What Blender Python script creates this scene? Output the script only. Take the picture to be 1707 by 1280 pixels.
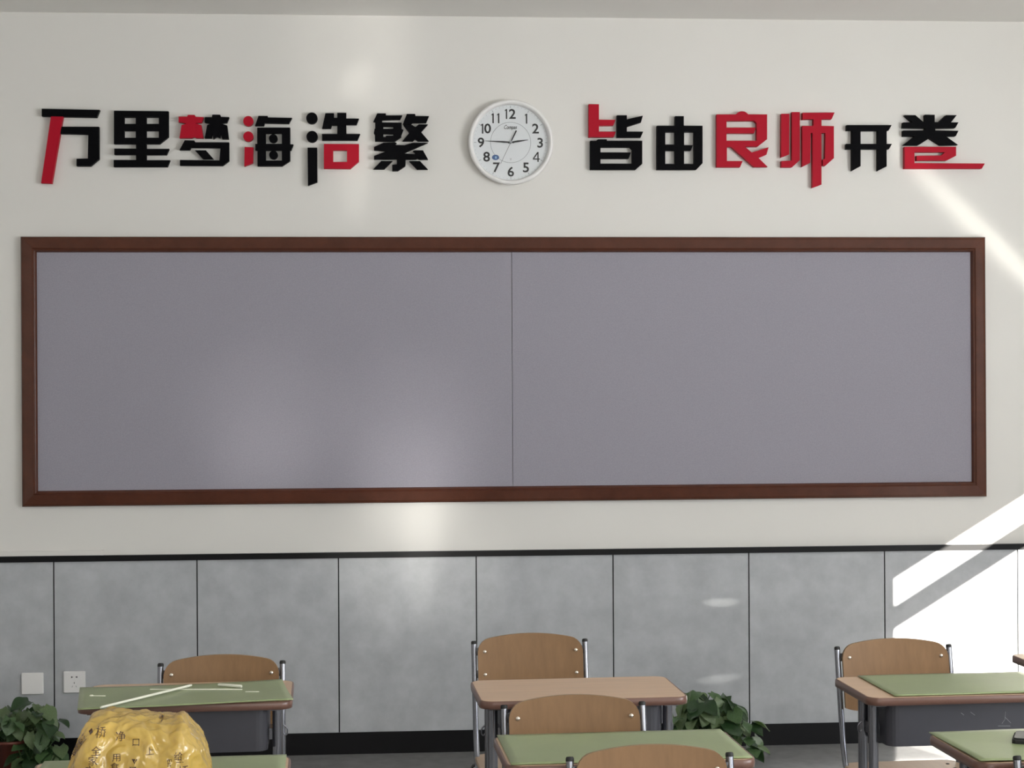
import bpy, bmesh, math, random
from mathutils import Vector, Matrix
from mathutils.geometry import tessellate_polygon
from mathutils.bvhtree import BVHTree

for o in list(bpy.data.objects): bpy.data.objects.remove(o)
SC = bpy.context.scene
COL = SC.collection
random.seed(7)
PI = math.pi

# ------------------------------------------------------------------ camera
F = 2900.0                       # focal length in pixels of the 1707 px frame
DIST = 2900.0/386.0              # distance to the back wall along the lens axis
HC = 1.58
YAW = math.atan(0.0734); ROLL = 0.0057
FW = Vector((math.sin(YAW), math.cos(YAW), 0))
R0 = Vector((math.cos(YAW), -math.sin(YAW), 0)); U0 = Vector((0, 0, 1))
RT = R0*math.cos(ROLL) - U0*math.sin(ROLL)
UP = U0*math.cos(ROLL) + R0*math.sin(ROLL)
CAM = Vector((0, 0, HC)) - FW*DIST
cd = bpy.data.cameras.new('camera'); cam = bpy.data.objects.new('camera', cd); COL.objects.link(cam)
m = Matrix((RT, UP, -FW)).transposed().to_4x4(); m.translation = CAM; cam.matrix_world = m
cd.sensor_width = 36; cd.lens = F/1707*36; cd.clip_start = 0.05; cd.clip_end = 100
SC.camera = cam

def ray(px, py): return FW + RT*((px-853.5)/F) + UP*((640-py)/F)
def on_y(px, py, y=0.0):
    d = ray(px, py); return CAM + d*((y-CAM.y)/d.y)
def on_z(px, py, z=0.75):
    d = ray(px, py); return CAM + d*((z-CAM.z)/d.z)
def at_depth(px, dep, z=0.0):
    p = CAM + (FW + R0*((px-853.5)/F))*dep; return Vector((p.x, p.y, z))

# ------------------------------------------------------------------ light
XR = 4.2; XL = -3.3; YF = -9.6; ZC = 3.165
SC.view_settings.view_transform = 'Standard'; SC.view_settings.look = 'None'
SC.view_settings.exposure = 0.14; SC.view_settings.gamma = 1.0
SC.view_settings.use_curve_mapping = False

w = bpy.data.worlds.new('sky'); SC.world = w; w.use_nodes = True
w.node_tree.nodes['Background'].inputs[0].default_value = (0.62, 0.78, 1, 1)
w.node_tree.nodes['Background'].inputs[1].default_value = 1.6

P1 = on_y(1488, 966); P2 = on_y(1488, 1010); P3 = on_y(1488, 1046); Q1 = on_y(1707, 826)
SLOPE = (Q1.z-P1.z)/(Q1.x-P1.x); KY = 2.6
SUN = Vector((-1, KY, -SLOPE)).normalized()
ld = bpy.data.lights.new('sun', 'SUN'); ld.energy = 24; ld.angle = math.radians(0.16); ld.color = (1, 0.95, 0.86)
lo = bpy.data.objects.new('sun', ld); COL.objects.link(lo)
lo.rotation_euler = SUN.to_track_quat('-Z', 'Y').to_euler(); lo.location = (9, -6, 6)

def area(name, loc, sx, sy, direction, power, color, spread=180):
    l = bpy.data.lights.new(name, 'AREA'); l.shape = 'RECTANGLE'; l.size = sx; l.size_y = sy
    l.energy = power; l.color = color; l.spread = math.radians(spread)
    o = bpy.data.objects.new(name, l); COL.objects.link(o); o.location = loc
    o.rotation_euler = Vector(direction).to_track_quat('-Z', 'Y').to_euler()
    return o
# daylight through the two curtained windows of the right-hand wall, plus an added fill lamp behind the viewer
area('window_daylight', (XR-0.06, -5.2, 1.7), 2.8, 1.5, (-1, 0, 0), 46, (0.95, 0.98, 1))
area('window_daylight', (XR-0.06, -8.2, 1.85), 1.6, 1.9, (-1, 0, 0), 75, (0.95, 0.98, 1))
area('front_fill', (0.4, YF+0.08, 1.9), 2.6, 1.6, (0, 1, 0), 50, (1, 0.97, 0.92))  # added fill on the solid front wall, evens out the back wall
# added up-tilted lamp to lighten the ceiling, standing in for light off the ground
area('ceiling_fill', (XR-0.08, -5.0, 1.7), 2.0, 1.6, (-0.8, 0.35, 1), 120, (1, 0.98, 0.955), 140)

def glint(px, py, src, wpx, hpx, tilt, power, soft=0.01, color=(1, 0.97, 0.9), blend=1.0):
    """added unseen spot lamp at src, standing in for sunlight reflected onto the back wall"""
    t = on_y(px, py, -0.01); s = Vector(src); d = (t-s); dist = d.length
    l = bpy.data.lights.new('glint_lamp', 'SPOT'); l.energy = power; l.color = color
    l.shadow_soft_size = soft; l.spot_blend = blend
    base = max(wpx, hpx)/386.0
    l.spot_size = 2*math.atan(base/2/dist)
    o = bpy.data.objects.new('glint_lamp', l); COL.objects.link(o); o.location = s
    q = d.to_track_quat('-Z', 'Y')
    o.rotation_euler = (q.to_matrix() @ Matrix.Rotation(math.radians(tilt), 3, 'Z')).to_euler()
    k = max(wpx, hpx); o.scale = (wpx/k, hpx/k, 1)
    return o
GLINTS = [  # added spot lamps imitating patches of reflected sun, no reflector at their sources
    (445, 700, (-1.2, -6.3, 0.76), 330, 330, 0, 160, 0.10),
    (440, 760, (-1.2, -6.3, 0.76), 200, 240, 0, 130, 0.06),
    (690, 740, (-1.0, -6.3, 0.76), 330, 380, 0, 220, 0.10),
    (690, 800, (-1.0, -6.3, 0.76), 230, 260, 0, 240, 0.06),
    (705, 890, (-0.8, -6.3, 0.76), 90, 340, 0, 210, 0.05),
    (700, 960, (-0.8, -6.3, 0.76), 420, 260, 0, 200, 0.10),
    (590, 110, (-0.9, -6.4, 0.76), 270, 520, 4, 150, 0.06),
    (640, 100, (-0.9, -6.4, 0.76), 120, 520, 0, 90, 0.03),
    (594, 135, (-0.9, -6.4, 0.76), 70, 90, -30, 240, 0.02),
    (590, 300, (-0.9, -6.4, 0.76), 70, 180, 0, 150, 0.02),
    (1640, 390, (3.3, -3.2, 0.5), 520, 74, -37, 150, 0.02),
    (1640, 388, (3.3, -3.2, 0.5), 460, 40, -37, 150, 0.01),
    (1202, 1004, (1.8, -5.9, 0.9), 76, 20, 0, 330, 0.005),
    (1200, 1131, (1.8, -5.9, 0.9), 100, 20, 4, 300, 0.005),
]
for g in GLINTS: glint(*g)

# ------------------------------------------------------------------ helpers
def srgb(r, g, b):
    f = lambda c: (c/255)/12.92 if c/255 <= 0.04045 else (((c/255)+0.055)/1.055)**2.4
    return (f(r), f(g), f(b), 1)
MATS = {}
def mat(name, col, rough=0.5, spec=0.5, metal=0.0, var=0.0, scale=(1, 1, 1), nscale=8.0, bump=0.0, bscale=60.0,
        col2=None, coat=0.0, trans=None, alpha=None, sheen=0.0):
    if name in MATS: return MATS[name]
    M = bpy.data.materials.new(name); M.use_nodes = True; MATS[name] = M
    nt = M.node_tree; b = nt.nodes['Principled BSDF']
    b.inputs['Base Color'].default_value = col; b.inputs['Roughness'].default_value = rough
    b.inputs['Specular IOR Level'].default_value = spec; b.inputs['Metallic'].default_value = metal
    b.inputs['Coat Weight'].default_value = coat
    if sheen: b.inputs['Sheen Weight'].default_value = sheen
    if var or bump:
        tc = nt.nodes.new('ShaderNodeTexCoord'); mp = nt.nodes.new('ShaderNodeMapping')
        mp.inputs['Scale'].default_value = scale
        nt.links.new(tc.outputs['Object'], mp.inputs['Vector'])
    if var:
        n = nt.nodes.new('ShaderNodeTexNoise'); n.inputs['Scale'].default_value = nscale
        n.inputs['Detail'].default_value = 6; n.inputs['Roughness'].default_value = 0.62
        nt.links.new(mp.outputs[0], n.inputs['Vector'])
        r = nt.nodes.new('ShaderNodeValToRGB')
        c2 = col2 or tuple(min(1, c*(1+var)) for c in col[:3])+(1,)
        c1 = tuple(c*(1-var) for c in col[:3])+(1,)
        r.color_ramp.elements[0].position = 0.3; r.color_ramp.elements[0].color = c1
        r.color_ramp.elements[1].position = 0.7; r.color_ramp.elements[1].color = c2
        nt.links.new(n.outputs['Fac'], r.inputs[0]); nt.links.new(r.outputs[0], b.inputs['Base Color'])
    if bump:
        n2 = nt.nodes.new('ShaderNodeTexNoise'); n2.inputs['Scale'].default_value = bscale; n2.inputs['Detail'].default_value = 3
        nt.links.new(mp.outputs[0], n2.inputs['Vector'])
        bp = nt.nodes.new('ShaderNodeBump'); bp.inputs['Strength'].default_value = bump; bp.inputs['Distance'].default_value = 0.002
        nt.links.new(n2.outputs['Fac'], bp.inputs['Height']); nt.links.new(bp.outputs[0], b.inputs['Normal'])
    if trans is not None:
        t = nt.nodes.new('ShaderNodeBsdfTranslucent'); t.inputs[0].default_value = trans[:4]
        mx = nt.nodes.new('ShaderNodeMixShader'); mx.inputs[0].default_value = trans[4]
        out = nt.nodes['Material Output']
        nt.links.new(b.outputs[0], mx.inputs[1]); nt.links.new(t.outputs[0], mx.inputs[2]); nt.links.new(mx.outputs[0], out.inputs[0])
    if alpha is not None: b.inputs['Alpha'].default_value = alpha
    return M

class MB:
    def __init__(s): s.v = []; s.f = []; s.sm = []
    def add(s, vs, fs, smooth=False):
        o = len(s.v); s.v += [tuple(v) for v in vs]; s.f += [tuple(i+o for i in f) for f in fs]; s.sm += [smooth]*len(fs); return s
    def box(s, x0, x1, y0, y1, z0, z1):
        return s.add([(x0,y0,z0),(x1,y0,z0),(x1,y1,z0),(x0,y1,z0),(x0,y0,z1),(x1,y0,z1),(x1,y1,z1),(x0,y1,z1)],
              [(0,3,2,1),(4,5,6,7),(0,1,5,4),(1,2,6,5),(2,3,7,6),(3,0,4,7)])
    def tube(s, pts, r, n=10, cap=True, flat=1.0):
        pts = [Vector(p) for p in pts]; rings = []
        t0 = (pts[1]-pts[0]).normalized(); ref = Vector((1,0,0)) if abs(t0.x) < 0.8 else Vector((0,1,0))
        u = t0.cross(ref).normalized()
        for i, p in enumerate(pts):
            t = (pts[min(i+1, len(pts)-1)]-pts[max(i-1, 0)]).normalized()
            u = (u - t*u.dot(t)).normalized(); v = t.cross(u)
            rr = r[i] if isinstance(r, (list, tuple)) else r
            rings.append([p+u*math.cos(2*PI*k/n)*rr+v*math.sin(2*PI*k/n)*rr*flat for k in range(n)])
        vs = [q for rg in rings for q in rg]; fs = []
        for i in range(len(rings)-1):
            for k in range(n): fs.append((i*n+k, i*n+(k+1)%n, (i+1)*n+(k+1)%n, (i+1)*n+k))
        s.add(vs, fs, True)
        if cap:
            L = len(rings)-1
            s.add(rings[0], [tuple(range(n))[::-1]]); s.add(rings[L], [tuple(range(n))])
        return s
    def lathe_y(s, prof, cx=0, cz=0, n=64, smooth=True):
        """profile of (radius, y) spun about the y axis"""
        vs = []; fs = []
        for r, y in prof:
            for k in range(n): a = 2*PI*k/n; vs.append((cx+r*math.cos(a), y, cz+r*math.sin(a)))
        for i in range(len(prof)-1):
            for k in range(n): fs.append((i*n+k, i*n+(k+1)%n, (i+1)*n+(k+1)%n, (i+1)*n+k))
        return s.add(vs, fs, smooth)
    def lathe_z(s, prof, n=32, smooth=True):
        vs = []; fs = []
        for r, z in prof:
            for k in range(n): a = 2*PI*k/n; vs.append((r*math.cos(a), r*math.sin(a), z))
        for i in range(len(prof)-1):
            for k in range(n): fs.append((i*n+k, i*n+(k+1)%n, (i+1)*n+(k+1)%n, (i+1)*n+k))
        return s.add(vs, fs, smooth)
    def plate_xz(s, loops, y0, y1):
        """flat shape in the xz plane (first loop outer, rest holes) from front y0 to back y1"""
        tri = tessellate_polygon([[Vector((p[0], p[1], 0)) for p in lp] for lp in loops])
        flat = [p for lp in loops for p in lp]; N = len(flat)
        vs = [(p[0], y0, p[1]) for p in flat]+[(p[0], y1, p[1]) for p in flat]
        fs = [tuple(t) for t in tri]+[tuple(i+N for i in t[::-1]) for t in tri]; o = 0
        for lp in loops:
            n = len(lp)
            for k in range(n): fs.append((o+k, o+(k+1)%n, N+o+(k+1)%n, N+o+k))
            o += n
        return s.add(vs, fs)
    def plate_xy(s, loop, z0, z1, bev=0.0):
        n = len(loop); c = Vector((sum(p[0] for p in loop)/n, sum(p[1] for p in loop)/n))
        def ring(z, d): return [(p[0]+(c.x-p[0])/max(1e-6, (c-Vector(p)).length)*d, p[1]+(c.y-p[1])/max(1e-6, (c-Vector(p)).length)*d, z) for p in loop]
        rs = [ring(z0, 0), ring(z1-bev, 0)]+([ring(z1, bev)] if bev else [])
        vs = [q for r in rs for q in r]; fs = []
        for i in range(len(rs)-1):
            for k in range(n): fs.append((i*n+k, i*n+(k+1)%n, (i+1)*n+(k+1)%n, (i+1)*n+k))
        fs.append(tuple(range((len(rs)-1)*n, len(rs)*n))); fs.append(tuple(range(n))[::-1])
        return s.add(vs, fs)
    def mesh(s, name, material, fix=True):
        me = bpy.data.meshes.new(name); me.from_pydata(s.v, [], s.f); me.update()
        me.polygons.foreach_set('use_smooth', s.sm)
        if fix:
            bm = bmesh.new(); bm.from_mesh(me); bmesh.ops.recalc_face_normals(bm, faces=bm.faces); bm.to_mesh(me); bm.free()
        if material: me.materials.append(material)
        return me
    def build(s, name, material, parent=None, fix=True, loc=None):
        return link(name, s.mesh(name, material, fix), parent, loc)
def link(name, me, parent=None, loc=None):
    o = bpy.data.objects.new(name, me); COL.objects.link(o)
    if parent: o.parent = parent
    if loc is not None: o.location = loc
    return o
def tag(o, label=None, cat=None, group=None, kind=None):
    if label: o['label'] = label
    if cat: o['category'] = cat
    if group: o['group'] = group
    if kind: o['kind'] = kind
    return o
def empty(name, loc, rz=0.0):
    o = bpy.data.objects.new(name, None); COL.objects.link(o); o.location = loc; o.rotation_euler.z = rz
    o.empty_display_size = 0.05; return o
def copy_tree(o, parent=None):
    c = o.copy(); COL.objects.link(c)
    if parent: c.parent = parent
    for ch in list(o.children): copy_tree(ch, c)
    return c
def rrect(w_, d_, r, n=5):
    pts = []
    for cx, cy, a0 in ((w_/2-r, d_/2-r, 0), (-w_/2+r, d_/2-r, 90), (-w_/2+r, -d_/2+r, 180), (w_/2-r, -d_/2+r, 270)):
        for k in range(n+1):
            a = math.radians(a0+90*k/n); pts.append((cx+r*math.cos(a), cy+r*math.sin(a)))
    return pts
def arc_path(pts, r=0.05, n=6):
    """polyline with rounded corners"""
    P = [Vector(p) for p in pts]; out = [P[0]]
    for i in range(1, len(P)-1):
        a = (P[i-1]-P[i]); b = (P[i+1]-P[i]); rr = min(r, a.length*0.45, b.length*0.45)
        A = P[i]+a.normalized()*rr; B = P[i]+b.normalized()*rr
        for k in range(n+1):
            t = k/n; out.append(A*(1-t)**2+P[i]*2*t*(1-t)+B*t*t)
    out.append(P[-1]); return out
def text_mesh(s, size, name, material, extrude=0.0, shear=0.0, bold=0.0):
    cu = bpy.data.curves.new(name, 'FONT'); cu.body = s; cu.size = size; cu.align_x = 'CENTER'; cu.align_y = 'CENTER'
    cu.extrude = extrude; cu.offset = bold; cu.shear = shear; cu.resolution_u = 3
    t = bpy.data.objects.new(name, cu); COL.objects.link(t)
    dg = bpy.context.evaluated_depsgraph_get(); me = bpy.data.meshes.new_from_object(t.evaluated_get(dg))
    bpy.data.objects.remove(t); bpy.data.curves.remove(cu)
    me.materials.clear(); me.materials.append(material); me.name = name
    return me

# ------------------------------------------------------------------ materials
m_wall = mat('white_wall_paint', (0.75, 0.735, 0.70, 1), 0.42, 0.35, var=0.012, nscale=1.5, bump=0.04, bscale=25)
m_ceil = mat('white_ceiling_paint', (0.87, 0.855, 0.82, 1), 0.8, 0.2)
m_panel = mat('grey_cement_board', (0.455, 0.47, 0.49, 1), 0.26, 0.5, var=0.12, nscale=8, bump=0.03, bscale=30)
m_black = mat('black_trim_paint', (0.004, 0.004, 0.005, 1), 0.38, 0.2)
m_floor = mat('grey_floor_sheet', (0.27, 0.27, 0.27, 1), 0.15, 0.5, var=0.12, nscale=14)
m_felt = mat('grey_felt_fabric', (0.322, 0.308, 0.356, 1), 0.75, 0.25, var=0.10, nscale=260, bump=0.25, bscale=500)
m_frame = mat('brown_lacquer_frame', (0.088, 0.028, 0.015, 1), 0.24, 0.38, var=0.15, nscale=12, scale=(1, 1, 1))
m_black_l = mat('black_acrylic', (0.002, 0.002, 0.003, 1), 0.6, 0.06)
m_red_l = mat('red_acrylic', (0.42, 0.006, 0.022, 1), 0.5, 0.12)
m_wood = mat('brown_plywood', (0.235, 0.135, 0.066, 1), 0.42, 0.22, var=0.08, scale=(26, 26, 1.4), nscale=2.2)
m_seat = mat('pale_plywood', (0.42, 0.30, 0.20, 1), 0.4, 0.4, var=0.10, scale=(26, 2, 1), nscale=2)
m_ply = mat('plywood_edge', (0.30, 0.20, 0.11, 1), 0.5)
m_top = mat('tan_woodgrain_laminate', (0.60, 0.42, 0.275, 1), 0.32, 0.45, var=0.10, scale=(1.5, 26, 1), nscale=2.5)
m_edge = mat('brown_edge_banding', (0.155, 0.080, 0.060, 1), 0.30, 0.5)
m_steel = mat('grey_tube_paint', (0.21, 0.215, 0.24, 1), 0.22, 0.5, metal=0.85)
m_boxm = mat('dark_grey_sheet_steel', (0.050, 0.050, 0.062, 1), 0.42, 0.5, var=0.08, nscale=6)
m_rivet = mat('bright_rivet', (0.75, 0.68, 0.58, 1), 0.22, 0.5, metal=0.9)
m_rub = mat('black_rubber', (0.01, 0.01, 0.01, 1), 0.6)
m_mat = mat('green_desk_mat', (0.27, 0.325, 0.165, 1), 0.33, 0.5, var=0.08, nscale=5, bump=0.10, bscale=14)
m_white = mat('white_plastic', (0.86, 0.85, 0.84, 1), 0.3, 0.5)
m_ivory = mat('ivory_stick', (0.82, 0.82, 0.70, 1), 0.4)
m_dial = mat('pale_grey_dial', (0.74, 0.77, 0.79, 1), 0.35, 0.4)
m_ink = mat('black_ink', (0.006, 0.006, 0.008, 1), 0.5, 0.3)
m_grey = mat('grey_ink', (0.30, 0.31, 0.33, 1), 0.5, 0.3)
m_blue = mat('blue_sticker', (0.03, 0.09, 0.26, 1), 0.4)
m_lblue = mat('pale_blue_print', (0.25, 0.45, 0.65, 1), 0.4)
m_pot = mat('brown_red_pot', (0.16, 0.045, 0.03, 1), 0.4, var=0.15, nscale=8)
m_soil = mat('potting_soil', (0.02, 0.014, 0.01, 1), 0.9)
m_bag = mat('yellow_plastic_film', (0.74, 0.52, 0.13, 1), 0.10, 0.8, coat=0.6, var=0.10, nscale=18, bump=0.18, bscale=45, trans=(0.85, 0.58, 0.13, 1, 0.35))
m_bagink = mat('brown_bag_print', (0.06, 0.025, 0.012, 1), 0.4)
m_glass = bpy.data.materials.new('clock_glass'); m_glass.use_nodes = True
nt = m_glass.node_tree; nt.nodes.clear()
_o = nt.nodes.new('ShaderNodeOutputMaterial'); _t = nt.nodes.new('ShaderNodeBsdfTransparent'); _g = nt.nodes.new('ShaderNodeBsdfGlossy')
_g.inputs['Roughness'].default_value = 0.05; _x = nt.nodes.new('ShaderNodeMixShader'); _x.inputs[0].default_value = 0.05
nt.links.new(_t.outputs[0], _x.inputs[1]); nt.links.new(_g.outputs[0], _x.inputs[2]); nt.links.new(_x.outputs[0], _o.inputs[0])
LEAF = [mat('leaf_dark', (0.026, 0.060, 0.022, 1), 0.35, 0.5, var=0.3, nscale=20, trans=(0.05, 0.12, 0.02, 1, 0.15)),
        mat('leaf_mid', (0.075, 0.14, 0.055, 1), 0.33, 0.5, var=0.3, nscale=20, trans=(0.08, 0.18, 0.03, 1, 0.15)),
        mat('leaf_light', (0.16, 0.23, 0.11, 1), 0.35, 0.5, var=0.3, nscale=20, trans=(0.12, 0.22, 0.04, 1, 0.2))]
m_stem = mat('leaf_stem', (0.06, 0.10, 0.03, 1), 0.5)

# ------------------------------------------------------------------ room shell
def zpix(y): return on_y(853, y).z
Z_BASE = zpix(1214); Z_TR0 = zpix(926); Z_TR1 = zpix(916.5)
def struct(o, label=None): o['kind'] = 'structure'; 
def S(o, label):
    o['kind'] = 'structure'; o['label'] = label; return o
wb = S(MB().box(XL-.1, XR+.1, 0, .12, -.1, ZC+.1).build('wall_back', m_wall), 'white painted back wall of the classroom')
S(MB().box(XL-.1, XR+.3, YF-.1, .12, -.12, 0).build('floor', m_floor), 'grey smooth classroom floor')
S(MB().box(XL-.1, XR+.3, YF-.1, .12, ZC, ZC+.1).build('ceiling', m_ceil), 'white painted ceiling along the top of the photo')
S(MB().box(XL-.1, XL, YF-.1, 0, 0, ZC).build('wall_left', m_wall), 'white side wall out of view at the left')
S(MB().box(XL, XR+.2, YF-.1, YF, 0, ZC).build('wall_front', m_wall), 'white wall behind the viewer')
# right wall with the sunlit window
dxl = XR-P1.x
zh = P1.z+SLOPE*dxl; zb1 = P2.z+SLOPE*dxl; zb0 = P3.z+SLOPE*dxl
WT = 0.12; yj = -KY*dxl-KY*WT; zh += SLOPE*WT; ye = -KY*(XR-2.9); zs = 0.85
wr = MB().box(XR, XR+WT, YF, yj, 0, ZC).box(XR, XR+WT, ye, 0, 0, ZC).box(XR, XR+WT, yj, ye, 0, zs).box(XR, XR+WT, yj, ye, zh, ZC)
S(wr.build('wall_right', m_wall), 'white window wall out of view at the right')
wn = MB().box(XR, XR+.015, yj, ye, zb0, zb1).box(XR+.01, XR+.05, ye-.05, ye, zs, zh).box(XR+.01, XR+.05, yj, ye, zs, zs+.05)
S(wn.build('window_1', m_white), 'white window frame with transom bar out of view at the right')
# wainscot panels
xs = [on_y(x, y).x for x, y in ((91, 1060), (329.5, 1060), (565, 1060), (794.3, 1060), (1022, 1060), (1248, 1060), (1474, 1060))]
step = (xs[-1]-xs[0])/6
xs = [xs[0]-2*step, xs[0]-step]+xs+[xs[-1]+step*k for k in (1, 2, 3, 4, 5)]
g = 0.0028
backer = MB().box(XL, XR, -.004, 0, Z_BASE-.01, Z_TR1-.002).build('panel_backing', m_black, wb)
for a, b in zip(xs[:-1], xs[1:]):
    a2, b2 = max(a, XL)+g, min(b, XR)-g
    if b2 <= a2: continue
    MB().plate_xz([[(a2, Z_BASE-.005), (b2, Z_BASE-.005), (b2, Z_TR0+.004), (a2, Z_TR0+.004)]], -.012, -.004).build('panel', m_panel, wb)
S(MB().box(XL, XR, -.022, -.0005, Z_TR0, Z_TR1).build('trim_1', m_black), 'thin black rail along the top of the grey wall panels')
S(MB().box(XL, XR, -.016, -.0005, 0, Z_BASE).build('baseboard_back', m_black), 'black baseboard along the foot of the grey wall panels')
a = on_y(172, 924).x
ct = MB().box(XL, a, -.014, -.0005, Z_TR1+.001, Z_TR1+.021).box(a-.006, a+.004, -.017, -.0005, Z_TR1+.001, Z_TR1+.023)
tag(ct.build('cable_trunking', m_wall), 'short white cable trunking lying on the black rail at far left', 'trunking')

# ------------------------------------------------------------------ pin board
BL = on_y(37, 844, -.02); TR_ = on_y(1643, 395.5, -.02); TL = on_y(35, 394.5, -.02); BR = on_y(1643, 828, -.02)
bx0 = (BL.x+TL.x)/2; bx1 = (BR.x+TR_.x)/2; bz0 = (BL.z+BR.z)/2; bz1 = (TL.z+TR_.z)/2
board = empty('pin_board', ((bx0+bx1)/2, 0, bz0))
tag(board, 'long grey felt pin board in a dark brown frame on the white wall', 'pin board')
W2 = (bx1-bx0)/2; HB = bz1-bz0; FWD = 0.066
prof = [(0, -.001), (0, -.024), (.004, -.030), (.012, -.034), (.046, -.040), (.050, -.041), (.054, -.036), (.057, -.037), (.061, -.034), (.066, -.022), (.066, -.001)]
cor = [(-W2, 0), (W2, 0), (W2, HB), (-W2, HB)]
ins = [(1, 1), (-1, 1), (-1, -1), (1, -1)]
for i in range(4):
    j = (i+1) % 4; vs = []; n = len(prof)
    for q in (i, j):
        for d, y in prof: vs.append((cor[q][0]+ins[q][0]*d, y, cor[q][1]+ins[q][1]*d))
    fs = [(k, (k+1) % n, n+(k+1) % n, n+k) for k in range(n)]+[tuple(range(n)), tuple(range(n, 2*n))]
    MB().add(vs, fs).build('frame_rail', m_frame, board)
sx = on_y(853.5, 640).x-board.location.x
for x0, x1 in ((-W2+FWD-.004, sx-.0012), (sx+.0012, W2-FWD+.004)):
    MB().box(x0, x1, -.020, -.002, FWD-.004, HB-FWD+.004).build('felt_panel', m_felt, board)

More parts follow.
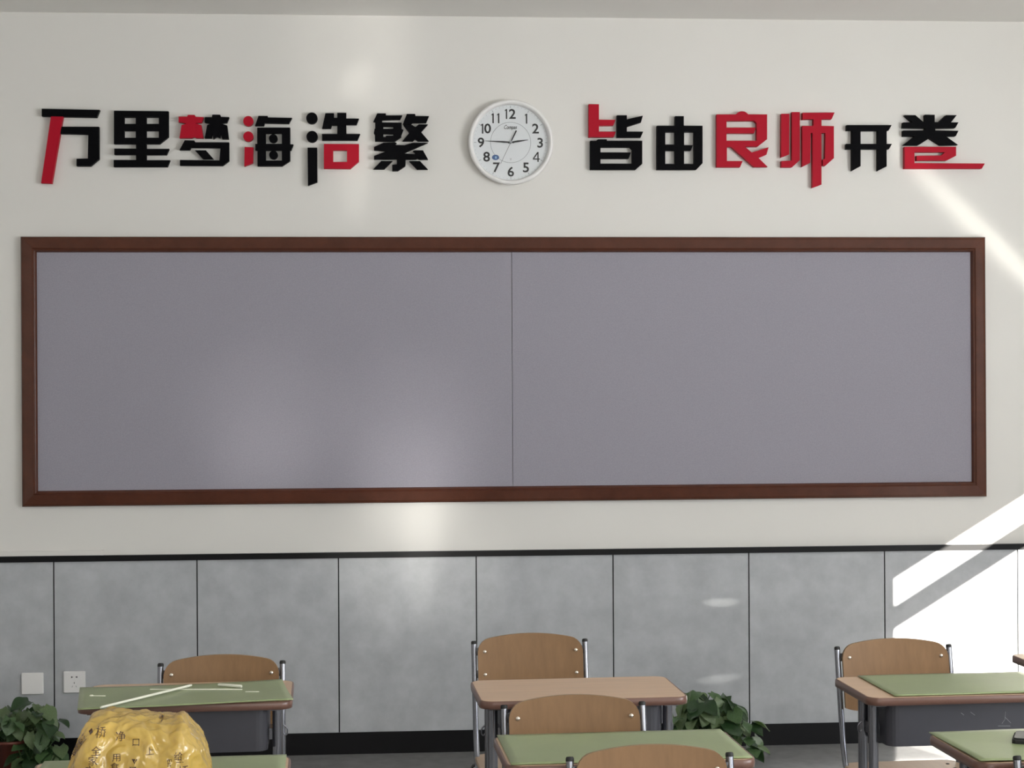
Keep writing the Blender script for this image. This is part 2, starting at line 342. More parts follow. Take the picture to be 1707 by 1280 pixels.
# ------------------------------------------------------------------ wall characters
def cpoly(cx, cy, r, n=28): return [(cx+r*math.cos(2*PI*k/n), cy+r*math.sin(2*PI*k/n)) for k in range(n)]
def rc(x0, y0, x1, y1): return [(x0, y0), (x1, y0), (x1, y1), (x0, y1)]
K, Rd = 'K', 'R'
S1 = 1707/350; S5 = 1707/380; S8 = 1280/130
CH = [
 ((50, 150, S1), 'character with a long slanted red leg under a black bar, leftmost on the wall', [
  (K, [[(95,152),(565,161),(541,222),(95,213)]]),
  (Rd, [[(170,214),(268,216),(176,760),(90,757)]]),
  (K, [[(258,298),(560,298),(560,560),(490,618),(378,618),(378,558),(470,556),(474,360),(247,355)]])]),
 ((50, 150, S1), 'all black blocky character with four square holes, left of the red-topped one', [
  (K, [[(682,168),(1125,172),(1125,380),(1052,438),(945,438),(945,478),(1130,478),(1108,527),(945,527),(945,570),(1138,570),(1116,624),(680,624),(680,568),(862,568),(862,525),(685,525),(685,476),(862,476),(862,438),(682,438)],
   rc(765,220,860,275), rc(945,220,1047,275), rc(765,330,860,388), rc(945,330,1047,388)])]),
 ((50, 150, S1), 'character topped by one red and one black tree shape, third from the left', [
  (Rd, [[(1208,216),(1278,216),(1284,202),(1338,202),(1345,218),(1412,220),(1395,266),(1342,271),(1392,284),(1409,391),(1352,391),(1334,383),(1312,391),(1215,391),(1232,284),(1276,272),(1208,262)]]),
  (K, [[(1420,220),(1478,220),(1482,200),(1545,200),(1550,218),(1618,220),(1602,264),(1552,272),(1602,287),(1615,397),(1562,397),(1549,352),(1545,390),(1518,380),(1490,397),(1482,352),(1473,391),(1420,391),(1440,285),(1470,272),(1420,263)]]),
  (K, [[(1258,408),(1335,410),(1345,425),(1618,425),(1618,575),(1565,615),(1218,613),(1218,568),(1540,572),(1548,470),(1308,468),(1296,487),(1215,487)]]),
  (K, [[(1340,490),(1430,490),(1492,560),(1405,560)]])]),
 ((380, 150, S1), 'character with two red dots beside a black body holding two black dots', [
  (Rd, [cpoly(165,252,41)]), (Rd, [cpoly(165,377,41)]), (Rd, [[(135,462),(206,465),(203,594),(133,620)]]),
  (K, [[(248,210),(322,210),(325,222),(520,226),(495,272),(298,268),(292,290),(220,290)]]),
  (K, [[(238,305),(505,305),(505,440),(532,442),(514,490),(505,490),(505,575),(440,618),(240,618),(240,490),(222,488),(222,438),(238,438)], rc(307,352,438,437), rc(307,490,438,573)]),
  (K, [cpoly(368,393,35)]), (K, [cpoly(370,527,35)])]),
 ((380, 150, S1), 'character with two black dots, a long black leg and a red box', [
  (K, [cpoly(682,228,46)]), (K, [cpoly(684,378,46)]), (K, [[(647,468),(725,468),(726,748),(650,776)]]),
  (K, [[(792,188),(862,188),(862,225),(888,225),(888,185),(962,185),(962,232),(1065,232),(1045,282),(962,282),(962,357),(1075,357),(1053,408),(765,408),(765,357),(888,357),(888,285),(845,285),(836,312),(765,312)]]),
  (Rd, [[(780,438),(1065,440),(1065,580),(995,640),(780,638)], rc(855,490,968,585)])]),
 ((600, 170, S8), 'dense all black character nearest the clock on its left', [
  (K, [[(285,185),(425,185),(428,218),(695,218),(660,285),(365,292),(365,335),(685,338),(685,445),(715,455),(680,545),(680,575),(570,645),(248,640),(245,530),(230,510),(240,440),(250,435),(250,325),(220,322)], rc(385,400,545,440), [(385,520),(545,520),(545,552),(425,552),(425,575),(385,575)]]),
  (K, [[(770,195),(905,195),(915,230),(1135,230),(1088,338),(865,340),(840,362),(705,362)]]),
  (K, [[(715,376),(855,376),(912,410),(965,366),(1115,366),(1003,492),(1130,640),(955,640),(905,605),(870,640),(700,640),(812,505)]]),
  (K, [[(230,740),(385,668),(575,660),(605,678),(552,704),(735,708),(865,668),(1115,668),(710,842),(905,856),(905,838),(870,800),(905,792),(1035,792),(1118,940),(975,940),(945,924),(915,940),(750,940),(748,1048),(625,1128),(530,1128),(530,1030),(605,1022),(605,938),(230,938),(230,885),(440,805),(230,788)]]),
  (K, [[(350,968),(535,968),(400,1100),(222,1100)]]),
  (K, [[(810,968),(985,968),(1115,1105),(940,1105)]])]),
 ((960, 150, S1), 'character with a tall red upright at its upper left, just right of the clock', [
  (Rd, [[(105,115),(188,115),(188,240),(322,242),(305,288),(188,290),(188,338),(325,338),(308,383),(105,383)]]),
  (K, [[(335,205),(415,205),(415,238),(545,208),(530,262),(415,298),(415,338),(548,338),(527,385),(335,385)]]),
  (K, [[(118,412),(165,412),(180,400),(252,400),(252,412),(540,412),(540,600),(487,647),(118,647)], [(200,465),(440,465),(458,482),(458,598),(200,598),(200,557),(430,557),(447,507),(200,507)]])]),
 ((960, 150, S1), 'all black window-like character with a short stem on top', [
  (K, [[(660,290),(808,290),(808,212),(878,212),(878,290),(1030,290),(1030,595),(980,647),(660,647)], rc(727,340,806,443), rc(727,492,806,600),
   [(880,340),(962,340),(962,600),(880,600),(880,492),(935,492),(952,448),(880,448)]])]),
 ((960, 150, S1), 'all red character with a rounded bump on top and a kicked out foot', [
  (Rd, [[(1145,198),(1300,198),(1318,182),(1335,174),(1352,172),(1370,174),(1385,182),(1402,198),(1555,198),(1555,400),(1478,460),(1375,460),(1430,508),(1567,465),(1550,525),(1485,552),(1560,625),(1450,625),(1265,462),(1228,462),(1228,577),(1357,577),(1335,627),(1145,627)],
   [(1225,250),(1450,250),(1470,268),(1470,412),(1225,412),(1225,352),(1448,352),(1465,305),(1225,305)]])]),
 ((1280, 150, S5), 'all red character with a long stem dropping below the row', [
  (Rd, [[(102,178),(162,178),(160,482),(100,505)]]),
  (Rd, [[(180,165),(240,165),(240,525),(182,578),(102,578),(102,532),(180,528)]]),
  (Rd, [[(260,170),(500,168),(478,218),(402,218),(402,268),(495,270),(495,510),(430,568),(412,565),(412,520),(428,515),(432,322),(402,322),(402,708),(335,732),(335,322),(322,322),(318,545),(258,575),(258,268),(342,268),(342,218),(260,220)]])]),
 ((1280, 150, S5), 'small all black gate-like character with two legs', [
  (K, [[(593,262),(928,262),(905,303),(890,303),(890,403),(930,403),(908,442),(890,442),(890,572),(825,605),(825,442),(695,442),(695,570),(632,605),(632,442),(588,442),(588,403),(632,403),(632,303),(593,303)], rc(695,305,825,403)])]),
 ((1280, 150, S5), 'character of black strokes over a red base with a long tail, rightmost on the wall', [
  (K, [[(1025,188),(1105,188),(1160,235),(1178,238),(1178,185),(1250,185),(1250,240),(1280,240),(1335,188),(1415,188),(1372,242),(1428,242),(1405,283),(1252,285),(1255,302),(1428,305),(1408,345),(1335,347),(1425,411),(1295,412),(1212,360),(1130,412),(1015,412),(1100,347),(1015,345),(1015,303),(1175,302),(1180,285),(1012,283),(1015,242),(1085,242)]]),
  (Rd, [[(1025,425),(1410,425),(1410,492),(1340,528),(1115,528),(1115,492),(1300,490),(1328,466),(1098,465),(1098,547),(1625,550),(1603,588),(1025,588)]])]),
]
TH = 0.028
for (ox, oy, sc), lab, pieces in CH:
    conv = []
    for c, loops in pieces:
        conv.append((c, [[(lambda p: (p.x, p.z))(on_y(ox+x/sc, oy+y/sc, -TH)) for x, y in lp] for lp in loops]))
    allp = [p for c, lps in conv for lp in lps for p in lp]
    cx = (min(p[0] for p in allp)+max(p[0] for p in allp))/2; cz = min(p[1] for p in allp)
    e = empty('wall_character', (cx, 0, cz)); tag(e, lab, 'lettering', 'raised slogan characters on the wall')
    for c, lps in conv:
        MB().plate_xz([[(x-cx, z-cz) for x, z in lp] for lp in lps], -TH, -.0005).build('stroke', m_red_l if c == Rd else m_black_l, e)

# ------------------------------------------------------------------ clock
cc = on_y(851.5, 237, -.03)
ck = empty('wall_clock', (cc.x, 0, cc.z))
tag(ck, 'round white wall clock with black numerals between the two rows of characters', 'clock')
RC = 0.1835
MB().lathe_y([(RC-.010, -.0005), (RC-.004, -.012), (RC, -.030), (RC-.002, -.040), (RC-.008, -.045), (RC-.014, -.044), (RC-.019, -.036), (RC-.022, -.022), (RC-.022, -.018)], n=96).build('rim', m_white, ck)
MB().lathe_y([(0.0001, -.020), (RC-.021, -.020), (RC-.021, -.010)], n=96, smooth=False).build('dial', m_dial, ck)
MB().lathe_y([(0.0862, -.0203), (0.0862, -.0209), (0.0876, -.0209), (0.0876, -.0203)], n=96).build('dial_ring', m_grey, ck)
gl = MB().lathe_y([(0.0001, -.0345), (RC-.019, -.0345)], n=64, smooth=False).build('glass_cover', m_glass, ck)
U = 0.367/1082
for ch, x, y in (('1', 563, 297), ('2', 641, 295), ('1', 818, 355), ('2', 935, 480), ('3', 993, 660), ('4', 942, 840), ('5', 810, 975), ('6', 617, 1028),
                 ('7', 435, 975), ('8', 310, 840), ('9', 240, 660), ('1', 258, 485), ('0', 325, 482), ('1', 392, 352), ('1', 463, 352)):
    lx, lz = (x-617)*U, (658-y)*U
    if ch == '1':
        MB().plate_xz([[(.0040, -.0213), (.0040, .0213), (-.0002, .0213), (-.0060, .0165), (-.0060, .0120), (-.0016, .0150), (-.0016, -.0213)]], -.0216, -.0208).build('numeral', m_ink, ck, loc=(lx, 0, lz))
    elif ch == '4':
        MB().plate_xz([[(.0046, -.0213), (.0106, -.0213), (.0102, -.0115), (.0152, -.0115), (.0152, -.0068), (.0102, -.0068), (.0102, .0213), (.0050, .0213), (-.0145, -.0062), (-.0145, -.0115), (.0050, -.0115)],
                       [(.0050, -.0068), (-.0086, -.0068), (.0050, .0122)]], -.0216, -.0208).build('numeral', m_ink, ck, loc=(lx, 0, lz))
    else:
        me = text_mesh(ch, 0.056, 'numeral', m_ink, 0.0004, 0.0, 0.0003 if ch == '4' else 0.0010)
        bb = [v.co for v in me.vertices]; mx = (max(b.x for b in bb)+min(b.x for b in bb))/2; my = (max(b.y for b in bb)+min(b.y for b in bb))/2
        k = .0426/(max(b.y for b in bb)-min(b.y for b in bb))
        for v in me.vertices: v.co.x = (v.co.x-mx)*k*1.06; v.co.y = (v.co.y-my)*k
        o = link('numeral', me, ck, (lx, -.0212, lz)); o.rotation_euler = (PI/2, 0, 0)
tk = MB()
for i in range(60):
    a_ = 2*PI*i/60; r1 = 0.158; r0 = 0.148 if i % 5 == 0 else 0.154; hw = 0.0011 if i % 5 == 0 else 0.0005
    s_, c_ = math.sin(a_), math.cos(a_)
    q = [(r0*s_-hw*c_, r0*c_+hw*s_), (r0*s_+hw*c_, r0*c_-hw*s_), (r1*s_+hw*c_, r1*c_-hw*s_), (r1*s_-hw*c_, r1*c_+hw*s_)]
    tk.plate_xz([q], -.0209, -.0203)
tag(tk.build('minute_marks', m_grey, ck), kind='stuff')
def hand(name, ang, pts, y, mtl):
    s_, c_ = math.sin(ang), math.cos(ang)
    MB().plate_xz([[(l*s_+w_*c_, l*c_-w_*s_) for l, w_ in pts]], y-.0008, y).build(name, mtl, ck)
u = 0.0033/1280*170*0+ (RC*2/1075)     # metres per pixel of the clock crop
def ang(dx, dy): return math.atan2(dx, -dy)
hand('hour_hand', ang(840-620, 625-658), [(-.012, -.003), (.03, -.004), (.076, -.001), (.076, .001), (.03, .004), (-.012, .003)], -.024, m_ink)
hand('minute_hand', ang(300-620, 642-658), [(-.014, -.0028), (.03, -.0036), (.111, -.0008), (.111, .0008), (.03, .0036), (-.014, .0028)], -.0265, m_ink)
hand('second_hand', ang(490-620, 930-658), [(-.056, -.003), (-.008, -.0024), (0, -.0008), (.103, -.0006), (.103, .0006), (0, .0008), (-.008, .0024), (-.056, .003)], -.0285, m_grey if False else m_ink)
MB().lathe_y([(.0001, -.031), (.005, -.031), (.006, -.0295), (.006, -.021)], n=20).build('hub', m_grey, ck)
o = link('logo', text_mesh('Compas', 0.0225, 'logo', m_ink, 0.0003, 0.35), ck); o.location = (-.002, -.0212, 0.0655); o.rotation_euler = (PI/2, 0, 0); o.scale = (0.75, 1.1, 1)
ant = MB().plate_xz([[(-.0005, -.078), (.0005, -.078), (.0005, -.068), (-.0005, -.068)]], -.0209, -.0203)
for s_ in (-1, 1): ant.plate_xz([[(s_*.0005, -.074), (s_*.005, -.068), (s_*.004, -.068), (0, -.073)]], -.0209, -.0203)
ant.build('antenna_mark', m_grey, ck)
stk = MB().plate_xz([[(-.0655+.0155*math.cos(2*PI*k/28), -.0645+.0115*math.sin(2*PI*k/28)) for k in range(28)]], -.0210, -.0203).build('sticker', m_blue, ck)
MB().plate_xz([[(-.068, -.070), (-.060, -.070), (-.060, -.060), (-.068, -.060)]], -.0216, -.0210).build('sticker_print', m_lblue, stk)

# ------------------------------------------------------------------ wall plates
def plate(px, py, name, lab, socket):
    c = on_y(px, py, -.012); e = empty(name, (c.x, -.0125, c.z)); tag(e, lab, 'wall plate' if not socket else 'socket', 'white plates on the grey wall panels')
    h_ = 0.0455
    mb = MB(); lo_ = rrect(2*h_, 2*h_, .004); li = rrect(2*h_-.006, 2*h_-.006, .003); n = len(lo_)
    vs = [(x, 0, z) for x, z in lo_]+[(x, -.007, z) for x, z in lo_]+[(x, -.010, z) for x, z in li]
    fs = [(i*n+k, i*n+(k+1) % n, (i+1)*n+(k+1) % n, (i+1)*n+k) for i in range(2) for k in range(n)]+[tuple(range(2*n, 3*n)), tuple(range(n))]
    mb.add(vs, fs).build('cover', m_white, e)
    if socket:
        for s_ in (-1, 1):
            MB().plate_xz([[(s_*.004, .022), (s_*.013, .026), (s_*.013, .018)]], -.0104, -.0098).build('slot', m_ink, e)
            MB().box(s_*.007-.0014, s_*.007+.0014, -.0104, -.0098, -.022, -.013).build('slot', m_ink, e) if False else MB().plate_xz([[(s_*.0065-.001, -.014), (s_*.0065+.001, -.014), (s_*.0095+.001, -.021), (s_*.0095-.001, -.021)]], -.0104, -.0098).build('slot', m_grey, e)
        MB().plate_xz([rc(-.0012, -.006, .0012, .001)], -.0104, -.0098).build('slot', m_ink, e)
plate(54.5, 1139, 'blank_plate', 'blank white square wall plate above the left plant', False)
plate(124.5, 1136.5, 'power_socket', 'white power socket with black slots on the grey panel', True)

# ------------------------------------------------------------------ chairs
CW = 0.1735
def make_chair():
    e = empty('school_chair', (0, 0, 0))
    lean = lambda z: 0.065*max(0, (z-.45))/.35
    n = 26; hw = 0.1635; vs = []; fs = []
    def zt(x):
        r = .034; a = max(0, abs(x)-(hw-r)); return .826-.020*(x/hw)**2-(r-math.sqrt(max(0, r*r-a*a)))
    def zb(x): return .612+.012*(abs(x/hw)**6)
    T = .011; rows = 6; ring = []
    for side in (0, 1):
        for i in range(n+1):
            t = -1+2*i/n; x = hw*math.copysign(1-(1-abs(t))**1.6, t)
            for k in range(rows+1):
                z = zb(x)+(zt(x)-zb(x))*k/rows
                y = lean(z)-.006-.014*(1-(1-(x/hw)**2)) + (T if side else 0)
                vs.append((x, y, z))
    R = rows+1; N = (n+1)*R
    for i in range(n):
        for k in range(rows):
            a = i*R+k; fs.append((a, a+R, a+R+1, a+1)); fs.append((N+a, N+a+1, N+a+R+1, N+a+R))
    br = MB().add(vs, fs, True).build('backrest', m_wood, e)
    ef = []
    for i in range(n):
        a = i*R+rows; ef.append((a, a+R, N+a+R, N+a)); a = i*R; ef.append((a, N+a, N+a+R, a+R))
    for k in range(rows):
        ef.append((k, k+1, N+k+1, N+k)); a = n*R+k; ef.append((a, N+a, N+a+1, a+1))
    MB().add(vs, ef).build('plywood_edge', m_ply, br)
    for s in (-1, 1):
        for z in (.776-.003, .703):
            y = lean(z)-.006-.014*(.142/hw)**2
            MB().lathe_y([(.0065, y+.001), (.0062, y-.002), (.004, y-.0042), (.0001, y-.005)], cx=s*.142, cz=z, n=14).build('rivet', m_rivet, br)
            MB().box(min(s*.135, s*CW), max(s*.135, s*CW), y+.011, y+.014, z-.012, z+.012).build('bracket', m_steel, br)
        p = arc_path([(s*CW, lean(.80), .80), (s*CW, .008, .505), (s*CW, -.03, .432), (s*CW, -.36, .432)], .06, 7)
        MB().tube(p, .0088, 12).build('back_tube', m_steel, e)
        MB().tube([(s*CW, lean(.795), .795), (s*CW, lean(.80), .801), (s*CW, lean(.80)+.001, .804)], [.0090, .0090, .0075], 12).build('tube_cap', m_rub, e)
        MB().tube([(s*CW, .03, .405), (s*CW, -.36, .405)], .0115, 10).build('seat_rail', m_steel, e)
        MB().tube([(s*CW, .052, .405), (s*CW, .028, .405)], .0135, 10).build('end_plug', m_rub, e)
        for y0, y1 in ((-.06, .03), (-.28, -.36)):
            lg = MB().tube([(s*CW, y0, .40), (s*(CW+.012), y1, .015)], .0115, 10).build('leg', m_steel, e)
            MB().tube([(s*(CW+.012), y1, 0), (s*(CW+.0113), y1-(y1-y0)*.06, .03)], .014, 10).build('foot', m_rub, lg)
    MB().tube([(-CW-.01, .008, .12), (CW+.01, .008, .12)], .008, 8).build('stretcher', m_steel, e)
    pts = [(x, y-.165) for x, y in rrect(.36, .37, .05, 6)]
    st = MB().plate_xy(pts, .445, .457, .003).build('seat', m_seat, e)
    for s in (-1, 1):
        for y in (-.04, -.10, -.28):
            MB().lathe_z([(.0055, .4565), (.005, .4585), (.0001, .459)], 10).build('seat_bolt', m_rub, st, loc=(s*.13, y, 0))
    return e
chair0 = make_chair()
used = [False]
def chair(pxc, dep, lab, rz=2.0, z=0):
    p = at_depth(pxc, dep)
    o = chair0 if not used[0] else copy_tree(chair0); used[0] = True
    o.location = (p.x, p.y, z); o.rotation_euler.z = math.radians(rz); o.scale.z = .975
    tag(o, lab, 'chair', 'school chairs at the desks'); return o
def cdep(wpx): return 0.365*F/wpx
chair(365, cdep(214), 'brown plywood chair behind the desk littered with white sticks', 2)
chair(884.5, cdep(197)-.03, 'brown plywood chair behind the bare tan desk, nearest the middle of the wall', 2)
chair(959, cdep(248), 'brown plywood chair between the bare tan desk and the green desk in front', 2)
chair(1089.5, cdep(285)-.05, 'brown plywood chair cut off by the bottom edge in front of the green desk', 2)
chair(1498, cdep(204), 'brown plywood chair beside the sunlit patch of wall at the right', 2)
chair(1845, cdep(290), 'school chair at the bottom right corner with only a black tube end showing', 2)

# ------------------------------------------------------------------ desks
DW, DD, DZ = 0.555, 0.335, 0.75
def make_desk():
    e = empty('school_desk', (0, 0, 0))
    t = MB().plate_xy(rrect(DW-.008, DD-.008, .032, 6), DZ-.018, DZ, .0015).build('tabletop', m_top, e)
    lo_ = rrect(DW, DD, .036, 6); li = rrect(DW-.008, DD-.008, .032, 6); n = len(lo_)
    rings = [(li, DZ-.022), (lo_, DZ-.021), (rrect(DW+.002, DD+.002, .037, 6), DZ-.011), (lo_, DZ-.003), (rrect(DW-.003, DD-.003, .035, 6), DZ-.0005), (li, DZ-.0005)]
    vs = [(x, y, z) for r, z in rings for x, y in r]
    fs = [(i*n+k, i*n+(k+1) % n, (i+1)*n+(k+1) % n, (i+1)*n+k) for i in range(len(rings)-1) for k in range(n)]
    MB().add(vs, fs, True).build('edge_band', m_edge, e)
    # drawer box: rounded sheet-metal tray, open towards the chair
    bw, y0, y1, z0, z1 = .212, -.125, .125, .612, DZ-.019
    lp = [(-bw, y1)]+[(-bw+.03-.03*math.cos(a), y0+.03-.03*math.sin(a)) for a in [PI/2*k/5 for k in range(6)]]
    lp += [(bw-.03+.03*math.sin(a), y0+.03-.03*math.cos(a)) for a in [PI/2*k/5 for k in range(6)]]+[(bw, y1)]
    inn = [(x*.985, y+.003 if y < y1 else y) for x, y in lp]; n = len(lp)
    vs = [(x, y, z0) for x, y in lp]+[(x, y, z1) for x, y in lp]+[(x, y, z0+.003) for x, y in inn]+[(x, y, z1) for x, y in inn]
    fs = [(k, k+1, n+k+1, n+k) for k in range(n-1)]+[(2*n+k, 3*n+k, 3*n+k+1, 2*n+k+1) for k in range(n-1)]+[(n+k, n+k+1, 3*n+k+1, 3*n+k) for k in range(n-1)]
    fs += [tuple(range(n)), tuple(range(2*n, 3*n)), (0, n, 3*n, 2*n), (n-1, 2*n-1, 4*n-1, 3*n-1), (0, 2*n, 3*n-1, n-1)]
    MB().add(vs, fs).build('drawer_box', m_boxm, e)
    for s in (-1, 1):
        x = s*.237
        MB().box(x-.018, x+.018, -.13, .13, DZ-.030, DZ-.0185).build('bracket', m_steel, e)
        for y in (-.075, .015):
            MB().tube([(x, y, DZ-.03), (x, y, .035)], .0135, 12, flat=1.0).build('leg', m_steel, e)
        MB().box(min(x, s*.214)-.0, max(x, s*.214)+.0, -.06, 0, .63, .66).build('side_plate', m_steel, e)
        fb = MB().tube(arc_path([(x, -.20, .012), (x, -.19, .028), (x, .19, .028), (x, .20, .012)], .02, 4), .014, 10).build('foot_bar', m_steel, e)
        for y in (-.2, .2): MB().lathe_z([(.016, 0), (.017, .014), (.012, .02)], 12).build('foot_pad', m_rub, fb, loc=(x, y, 0))
        hk = arc_path([(s*.252, -.02, .66), (s*.262, -.02, .652), (s*.262, -.02, .636), (s*.256, -.02, .632), (s*.252, -.02, .638)], .01, 4)
        MB().tube(hk, .0022, 6).build('bag_hook', m_steel, e)
    MB().tube([(-.237, -.03, .09), (.237, -.03, .09)], .011, 10).build('stretcher', m_steel, e)
    return e
desk0 = make_desk(); dused = [False]
def desk(fl, fr, lab, rz=None):
    """front-left and front-right corner pixels of the table top"""
    A = on_z(fl[0], fl[1], DZ); B = on_z(fr[0], fr[1], DZ)
    d = (B-A); an = math.atan2(d.y, d.x) if rz is None else math.radians(rz)
    mid = (A+B)/2 if rz is None else A+Vector((math.cos(an), math.sin(an), 0))*DW/2
    c = mid+Vector((-math.sin(an), math.cos(an), 0))*DD/2
    o = desk0 if not dused[0] else copy_tree(desk0); dused[0] = True
    o.location = (c.x, c.y, 0); o.rotation_euler.z = an
    tag(o, lab, 'desk', 'school desks in rows'); return o
D = {}
D['stick'] = desk((127, 1178), (479, 1170), 'school desk at left with a green mat and white sticks on top', 2)
D['bare'] = desk((801, 1170), (1143, 1161), 'bare tan topped school desk in the middle without a mat', 2)
D['green'] = desk((846, 1278), (1268, 1267), 'school desk fully covered by a green mat, front middle', 2)
D['right'] = desk((1449, 1164), (1800, 1150), 'school desk at right with its mat leaving a brown strip bare', 2)
D['corner'] = desk((1632, 1273), (2060, 1262), 'school desk at the bottom right corner with a black case on its mat', 2)
pb = on_z(52, 1268, DZ)
D['bag'] = desk((18, 1330), (440, 1318), 'school desk at bottom left carrying the crumpled yellow bag', 2)
D['far'] = desk((1758, 1120), (2000, 1092), 'school desk at the right edge in front of the sunlit wall, only its corner showing', 2)

# scratches on the sheet-steel back of the right desk
_d = D['right']; _box = [c for c in _d.children if c.name.startswith('drawer_box')][0]; _r = Matrix.Rotation(-_d.rotation_euler.z, 3, 'Z')
def on_box(px, py):
    c = _r @ (CAM-_d.location); v = _r @ ray(px, py); return c+v*((-.1256-c.y)/v.y)
for line in ([(1676, 1186), (1675, 1199), (1670, 1206)], [(1675, 1195), (1685, 1205)], [(1664, 1210), (1684, 1210)], [(1602, 1188), (1607, 1192)], [(1618, 1187), (1625, 1192)]):
    MB().tube([on_box(*q) for q in line], .0006, 5).build('scratch', m_grey, _box)

# ------------------------------------------------------------------ desk mats
def local(key, x0, x1, y0, y1):
    o = D[key]; a = o.rotation_euler.z; c, s_ = math.cos(a), math.sin(a)
    return [Vector((o.location.x+x*c-y*s_, o.location.y+x*s_+y*c, 0)) for x, y in ((x0, y1), (x1, y1), (x1, y0), (x0, y0))]
def dmat(corners, lab, wav=0.0, seed=0, lift=None):
    """four pixel corners (back-left, back-right, front-right, front-left) lying on a table top"""
    z0 = DZ+.0012; C = [Vector(q) for q in corners]
    c = (C[0]+C[1]+C[2]+C[3])/4; nx, ny = 26, 16; vs = []; fs = []; rnd = random.Random(seed)
    ph = [rnd.uniform(0, 6.28) for _ in range(6)]
    for side in (0, 1):
        for j in range(ny+1):
            for i in range(nx+1):
                u_, v_ = i/nx, j/ny
                p = (C[3]*(1-u_)+C[2]*u_)*(1-v_)+(C[0]*(1-u_)+C[1]*u_)*v_
                h_ = wav*(1+.5*math.sin(9*u_+ph[0]+3*v_)+.5*math.sin(5*v_+ph[1]-4*u_))*.5
                if lift: h_ += lift(u_, v_)
                vs.append((p.x-c.x, p.y-c.y, h_+(.0022 if side else 0)))
    R = nx+1; N = R*(ny+1)
    for j in range(ny):
        for i in range(nx):
            a = j*R+i; fs.append((a, a+R, a+R+1, a+1)); fs.append((N+a, N+a+1, N+a+R+1, N+a+R))
    for i in range(nx): fs.append((i, i+1, N+i+1, N+i)); a = ny*R+i; fs.append((a, N+a, N+a+1, a+1))
    for j in range(ny): a = j*R; fs.append((a, N+a, N+a+R, a+R)); a = j*R+nx; fs.append((a, a+R, N+a+R, N+a))
    o = MB().add(vs, fs, True).build('desk_mat', m_mat, None, loc=(c.x, c.y, z0))
    return tag(o, lab, 'desk mat', 'green mats on the desks')
dmat([on_z(x, y, DZ+.0012) for x, y in ((133, 1148), (470, 1139), (489, 1168), (129, 1184))], 'green mat with curled edges under the white sticks', .002, 1,
     lambda u, v: .010*max(0, u-.45)**1.3*(v**2)*2+.006*max(0, .3-u)*v+.004*max(0, u-.7)*(1-v))
dmat(local('green', -.268, .268, -.158, .160), 'smooth green mat covering the whole front middle desk', 0, 2)
dmat(local('right', -.205, .27, -.158, .160), 'green mat set in from the left end of the right desk', .0015, 3)
dmat(local('corner', -.272, .25, -.160, .163), 'wrinkled green mat under the black case, bottom right', .003, 4)
dmat(local('bag', -.262, .268, -.158, .160), 'green mat beneath the crumpled yellow bag', .0005, 5)

# ------------------------------------------------------------------ small things on the desks
ZM = DZ+.0075
def stick(p0, p1, r, lab, name='white_stick', z=ZM, n=10, cat='stick', z1=None, head=False):
    A = on_z(p0[0], p0[1], z); B = on_z(p1[0], p1[1], z if z1 is None else z1); c = (A+B)/2; mb = MB()
    mb.tube([A-c, (B-A)*.02+A-c, B-c-(B-A)*.02, B-c], [r*.8, r, r, r*.8], n)
    if head:
        t = (B-A).normalized(); mb.tube([A-c-t*.004, A-c-t*.002, A-c+t*.004, A-c+t*.006], [r*1.2, r*2.4, r*2.4, r*1.1], n)
    o = mb.build(name, m_ivory, None, loc=c); return tag(o, lab, cat, 'white sticks on the green mat')
stick((168, 1179), (319, 1142), .0034, 'long thick white stick lying diagonally across the green mat', z=ZM+.002, z1=ZM+.005)
stick((250, 1149), (404, 1149), .0017, 'thin white stick crossing under the long diagonal one', z=ZM-.001)
stick((364, 1141), (403, 1144), .0042, 'short thick white rod near the back edge of the mat', z=ZM+.004)
stick((152, 1160), (176, 1160), .0015, 'tiny white stick with a knob at the left end of the mat', head=True, z=ZM-.002)
stick((409, 1153), (432, 1153), .0014, 'tiny thin white sliver at the right end of the mat', z=ZM-.002)

p = on_z(1706, 1233, DZ+.006)
cs = empty('black_case', (p.x, p.y, DZ+.0055), math.radians(-24)); tag(cs, 'small black case cut off by the right edge on the wrinkled mat', 'case')
MB().plate_xy(rrect(.046*1.0, .10, .012, 5)[::1], 0, .009, .002).build('body', m_rub, cs)
MB().plate_xy(rrect(.038, .09, .010, 5), .0091, .0125, .0015).build('lid', mat('black_gloss', (.02, .022, .022, 1), .2), cs)

# ------------------------------------------------------------------ yellow bag
bpx = 745.0    # pixels per metre near the bag
Bc = on_z(236, 1296, DZ+.004)
bag = empty('plastic_bag', (Bc.x, Bc.y, DZ+.0065), math.radians(2)); bag.scale = (1.07, 1, 1.06); tag(bag, 'crumpled yellow plastic bag with dark printed writing on the front left desk', 'bag')
from mathutils import noise as NZ
prof_top = [(-.150, .0), (-.146, .012), (-.128, .030), (-.120, .060), (-.112, .092), (-.100, .118), (-.085, .130), (-.060, .132), (-.030, .127), (0, .124), (.03, .120), (.058, .114), (.075, .121), (.085, .117), (.100, .095), (.118, .070), (.130, .045), (.136, .020), (.138, 0)]
def topz(x):
    for (xa, za), (xb, zb_) in zip(prof_top[:-1], prof_top[1:]):
        if xa <= x <= xb: return za+(zb_-za)*(x-xa)/(xb-xa)
    return 0
nu, nv = 15, 11; bm = bmesh.new(); grid = []; rb = random.Random(21)
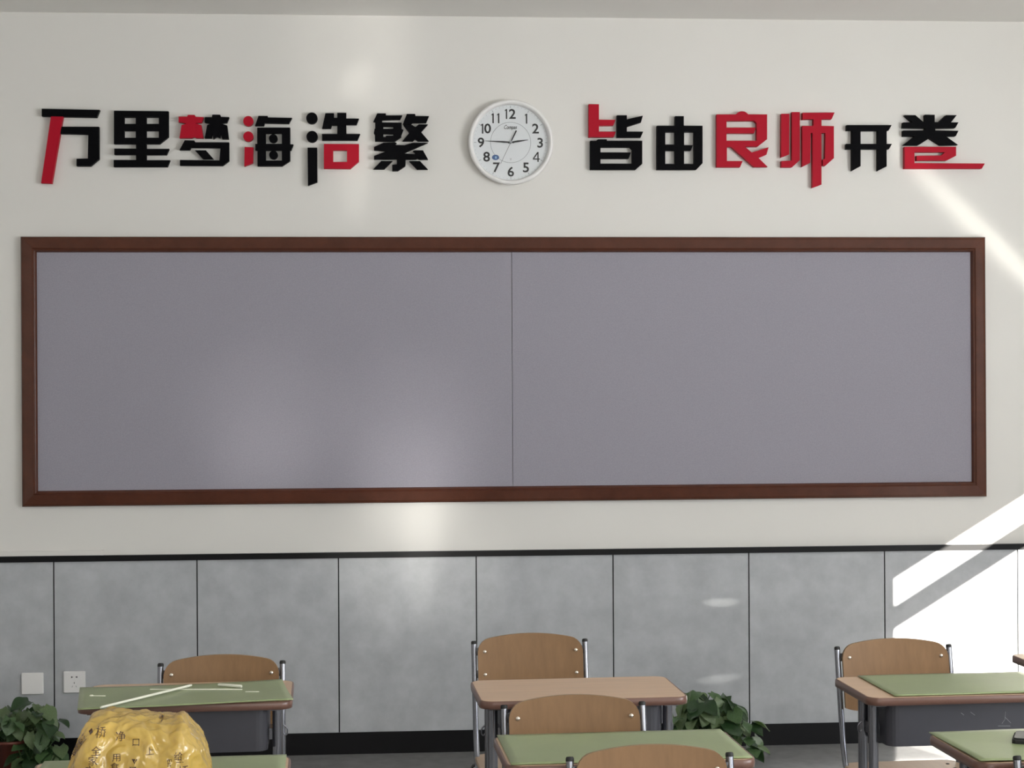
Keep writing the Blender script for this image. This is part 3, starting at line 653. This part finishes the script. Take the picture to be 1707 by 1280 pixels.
for i in range(nu+1):
    row = []
    for j in range(nv+1):
        edge = j in (0, nv) or i in (0, nu)
        x = -.150+.288*(i+(0 if i in (0, nu) else rb.uniform(-.38, .38)))/nu; h_ = topz(x)
        dpt = .02+.10*min(1, h_/.10)
        a = PI*(j+(0 if edge else rb.uniform(-.38, .38)))/nv
        cy, sy = -math.cos(a), math.sin(a)
        y = dpt*math.copysign(abs(cy)**.8, cy); z = h_*sy**.55 if 0 < j < nv else 0
        d = 0 if edge else rb.uniform(-.011, .009)
        if abs(j-nv/2) < 2: d *= .35
        nr = Vector((0, y*.8, z+.02)).normalized()
        row.append(bm.verts.new((x, y+nr.y*d, max(0, z+nr.z*d))))
    grid.append(row)
for i in range(nu):
    for j in range(nv):
        q = [grid[i][j], grid[i+1][j], grid[i+1][j+1], grid[i][j+1]]
        if rb.random() < .5: bm.faces.new((q[0], q[1], q[2])); bm.faces.new((q[0], q[2], q[3]))
        else: bm.faces.new((q[0], q[1], q[3])); bm.faces.new((q[1], q[2], q[3]))
for it in range(3):
    bmesh.ops.subdivide_edges(bm, edges=bm.edges[:], cuts=1, use_grid_fill=True)
    if it == 1: bmesh.ops.smooth_vert(bm, verts=[v for v in bm.verts if v.co.z > .004], factor=.5, use_axis_x=True, use_axis_y=True, use_axis_z=True)
bm.normal_update()
for v in bm.verts:
    q = v.co*15; e_ = min(1, v.co.z/.02)
    v.co += v.normal*e_*(.007*(.5-abs(NZ.noise(q*2.2)))+.004*(.5-abs(NZ.noise(q*5.1+Vector((4, 4, 1))))))
bmesh.ops.recalc_face_normals(bm, faces=bm.faces)
bme = bpy.data.meshes.new('film'); bm.to_mesh(bme); bvh = BVHTree.FromBMesh(bm); bm.free()
bme.polygons.foreach_set('use_smooth', [True]*len(bme.polygons)); bme.materials.append(m_bag)
bo = link('film', bme, bag)
def bag_text(s, px, py, hpx, rot=0.0):
    """print on the front of the bag; px, py are photo pixels used only to set the place on the cloth"""
    x0 = (px-236)/bpx; z0 = (1296-py)/bpx; hpx *= 1.25
    me = text_mesh(s, hpx/bpx, 'print', m_bagink); bm = bmesh.new(); bm.from_mesh(me)
    bmesh.ops.subdivide_edges(bm, edges=[e for e in bm.edges if e.calc_length() > .004], cuts=1); 
    cr, sr = math.cos(rot), math.sin(rot); bad = []
    for v in bm.verts:
        x = x0+v.co.x*cr-v.co.y*sr; z = z0+v.co.x*sr+v.co.y*cr
        hit = bvh.ray_cast(Vector((x, -.3, z)), Vector((0, 1, 0)))
        if hit[0] is None: bad.append(v); continue
        nn = hit[1]; nn = nn if nn.y < 0 else -nn
        v.co = hit[0]+nn*.0007
    bmesh.ops.delete(bm, geom=bad, context='VERTS'); bm.to_mesh(me); bm.free()
    if len(me.polygons): link('print', me, bo)
for t in [('桥', 186, 1217, 12, 0), ('净', 214, 1223, 12, 0), ('口', 236, 1231, 10, 0), ('全', 181, 1241, 11, .0), ('家', 177, 1254, 11, 0), ('文', 173, 1267, 11, 0), ('明', 169, 1280, 11, 0),
          ('用', 210, 1250, 10, 0), ('食', 207, 1263, 10, 0), ('品', 204, 1276, 10, 0), ('袋', 201, 1289, 10, 0), ('上', 256, 1243, 10, 0), ('▼', 235, 1256, 7, 0), ('又', 233, 1269, 10, 0), ('石', 233, 1278, 11, 0),
          ('给', 296, 1252, 10, 0), ('一', 298, 1260, 9, 0), ('桥', 303, 1273, 13, 0), ('Eat well', 284, 1268, 7, -1.5), ('仕', 258, 1274, 10, 0),
          ('品质保证', 152, 1239, 8, .95), ('食品级材料', 146, 1247, 7, .95), ('三', 142, 1201, 6, .3), ('二', 150, 1194, 6, .3), ('◆', 171, 1217, 6, 0),
          ('文', 248, 1191, 6, 0), ('明', 258, 1196, 6, 0), ('餐口店', 274, 1200, 7, .75)]:
    bag_text(*t)

# ------------------------------------------------------------------ plants
def leaf_mesh(k):
    rnd = random.Random(k); L = 1.0; mb = MB(); vs = []; fs = []; rows = 8
    bend = rnd.uniform(.15, .5); cup = rnd.uniform(.15, .4)
    for i in range(rows+1):
        t = i/rows
        wdt = .46*(math.sin(PI*min(1, t*.92+.08))**.75)*(1-.25*t) if t < 1 else 0
        if i == 0: wdt = .24
        y = t*L-(.0); zc = -bend*t*t
        for s in (-1, -.5, 0, .5, 1):
            back = -.12*abs(s) if i == 0 else 0
            vs.append((wdt*s, y+back, zc+cup*(abs(s)*wdt)**1.2+.03*math.sin(6*t+s*3+k)))
    for i in range(rows):
        for j in range(4):
            a = i*5+j; fs.append((a, a+1, a+6, a+5))
    return mb.add(vs, fs, True)
LM = [leaf_mesh(k).mesh('leaf', LEAF[k % 3], False) for k in range(9)]
def plant(px, basey, dep, lab, blobs, seed, potr=.085, poth=.13, nl=70):
    rnd = random.Random(seed); p = at_depth(px, dep); e = empty('potted_plant', (p.x, p.y, 0)); tag(e, lab, 'plant', 'leafy plants on the floor by the wall')
    pot = MB().lathe_z([(.0001, 0), (potr*.72, 0), (potr*.92, poth*.9), (potr, poth*.9), (potr*1.02, poth), (potr*.93, poth), (potr*.88, poth*.85), (.0001, poth*.85)], 28).build('pot', m_pot, e)
    MB().lathe_z([(.0001, poth*.89), (potr*.89, poth*.87)], 20).build('soil', m_soil, e)
    st = MB()
    sc = dep/F
    for i in range(nl):
        bx, bz, rx, rz_ = rnd.choices(blobs, weights=[b[2]*b[3] for b in blobs])[0]
        while True:
            u_, v_, w_ = rnd.uniform(-1, 1), rnd.uniform(-1, 1), rnd.uniform(-1, 1)
            if u_*u_+v_*v_+w_*w_ < 1: break
        x = bx+u_*rx; z = max(.03, bz+v_*rz_); y = -.02+w_*.10
        ls = rnd.uniform(.05, .09)
        o = link('leaf', LM[rnd.randrange(9)], e, (x, y, z)); o.scale = (ls, ls, ls)
        outx = math.copysign(1, u_)*abs(u_)
        yaw = math.atan2(-(outx*.9+rnd.uniform(-.5, .5)), -.6+rnd.uniform(-.6, .4)) 
        o.rotation_euler = (rnd.uniform(-1.1, .15), rnd.uniform(-.5, .5), yaw)
        if i % 2 == 0:
            b = Vector((rnd.uniform(-.03, .03), rnd.uniform(-.03, .03), poth*.86)); q = Vector((x, y, z))
            mid = (b+q)/2+Vector((0, 0, .05)); st.tube([b, (b*.25+mid*.5+q*.25), mid*.6+q*.4, q], .0022, 5)
    st.build('stems', m_stem, e)
    return e
sw = 7.2/F
def rel(px, py, pxc): return (px-pxc)*sw, HC-(py-640)*sw
def blob(px, py, rx, ry, pxc): a, b = rel(px, py, pxc); return (a, b, rx*sw, ry*sw)
plant(14, 0, 7.18, 'dark leafy plant in a brown pot under the wall plates at left',
      [blob(60, 1196, 34, 28, 14), blob(82, 1232, 24, 32, 14), blob(20, 1190, 24, 20, 14), blob(62, 1252, 38, 26, 14), blob(45, 1172, 22, 12, 14), blob(-5, 1215, 22, 25, 14)], 3, nl=125)
plant(1175, 0, 7.2, 'bushy green leafy plant beside the bare tan desk',
      [blob(1160, 1170, 34, 24, 1175), blob(1190, 1195, 44, 30, 1175), blob(1225, 1212, 28, 28, 1175), blob(1140, 1195, 32, 24, 1175), blob(1210, 1180, 18, 20, 1175), blob(1240, 1238, 16, 22, 1175)], 11, nl=115)
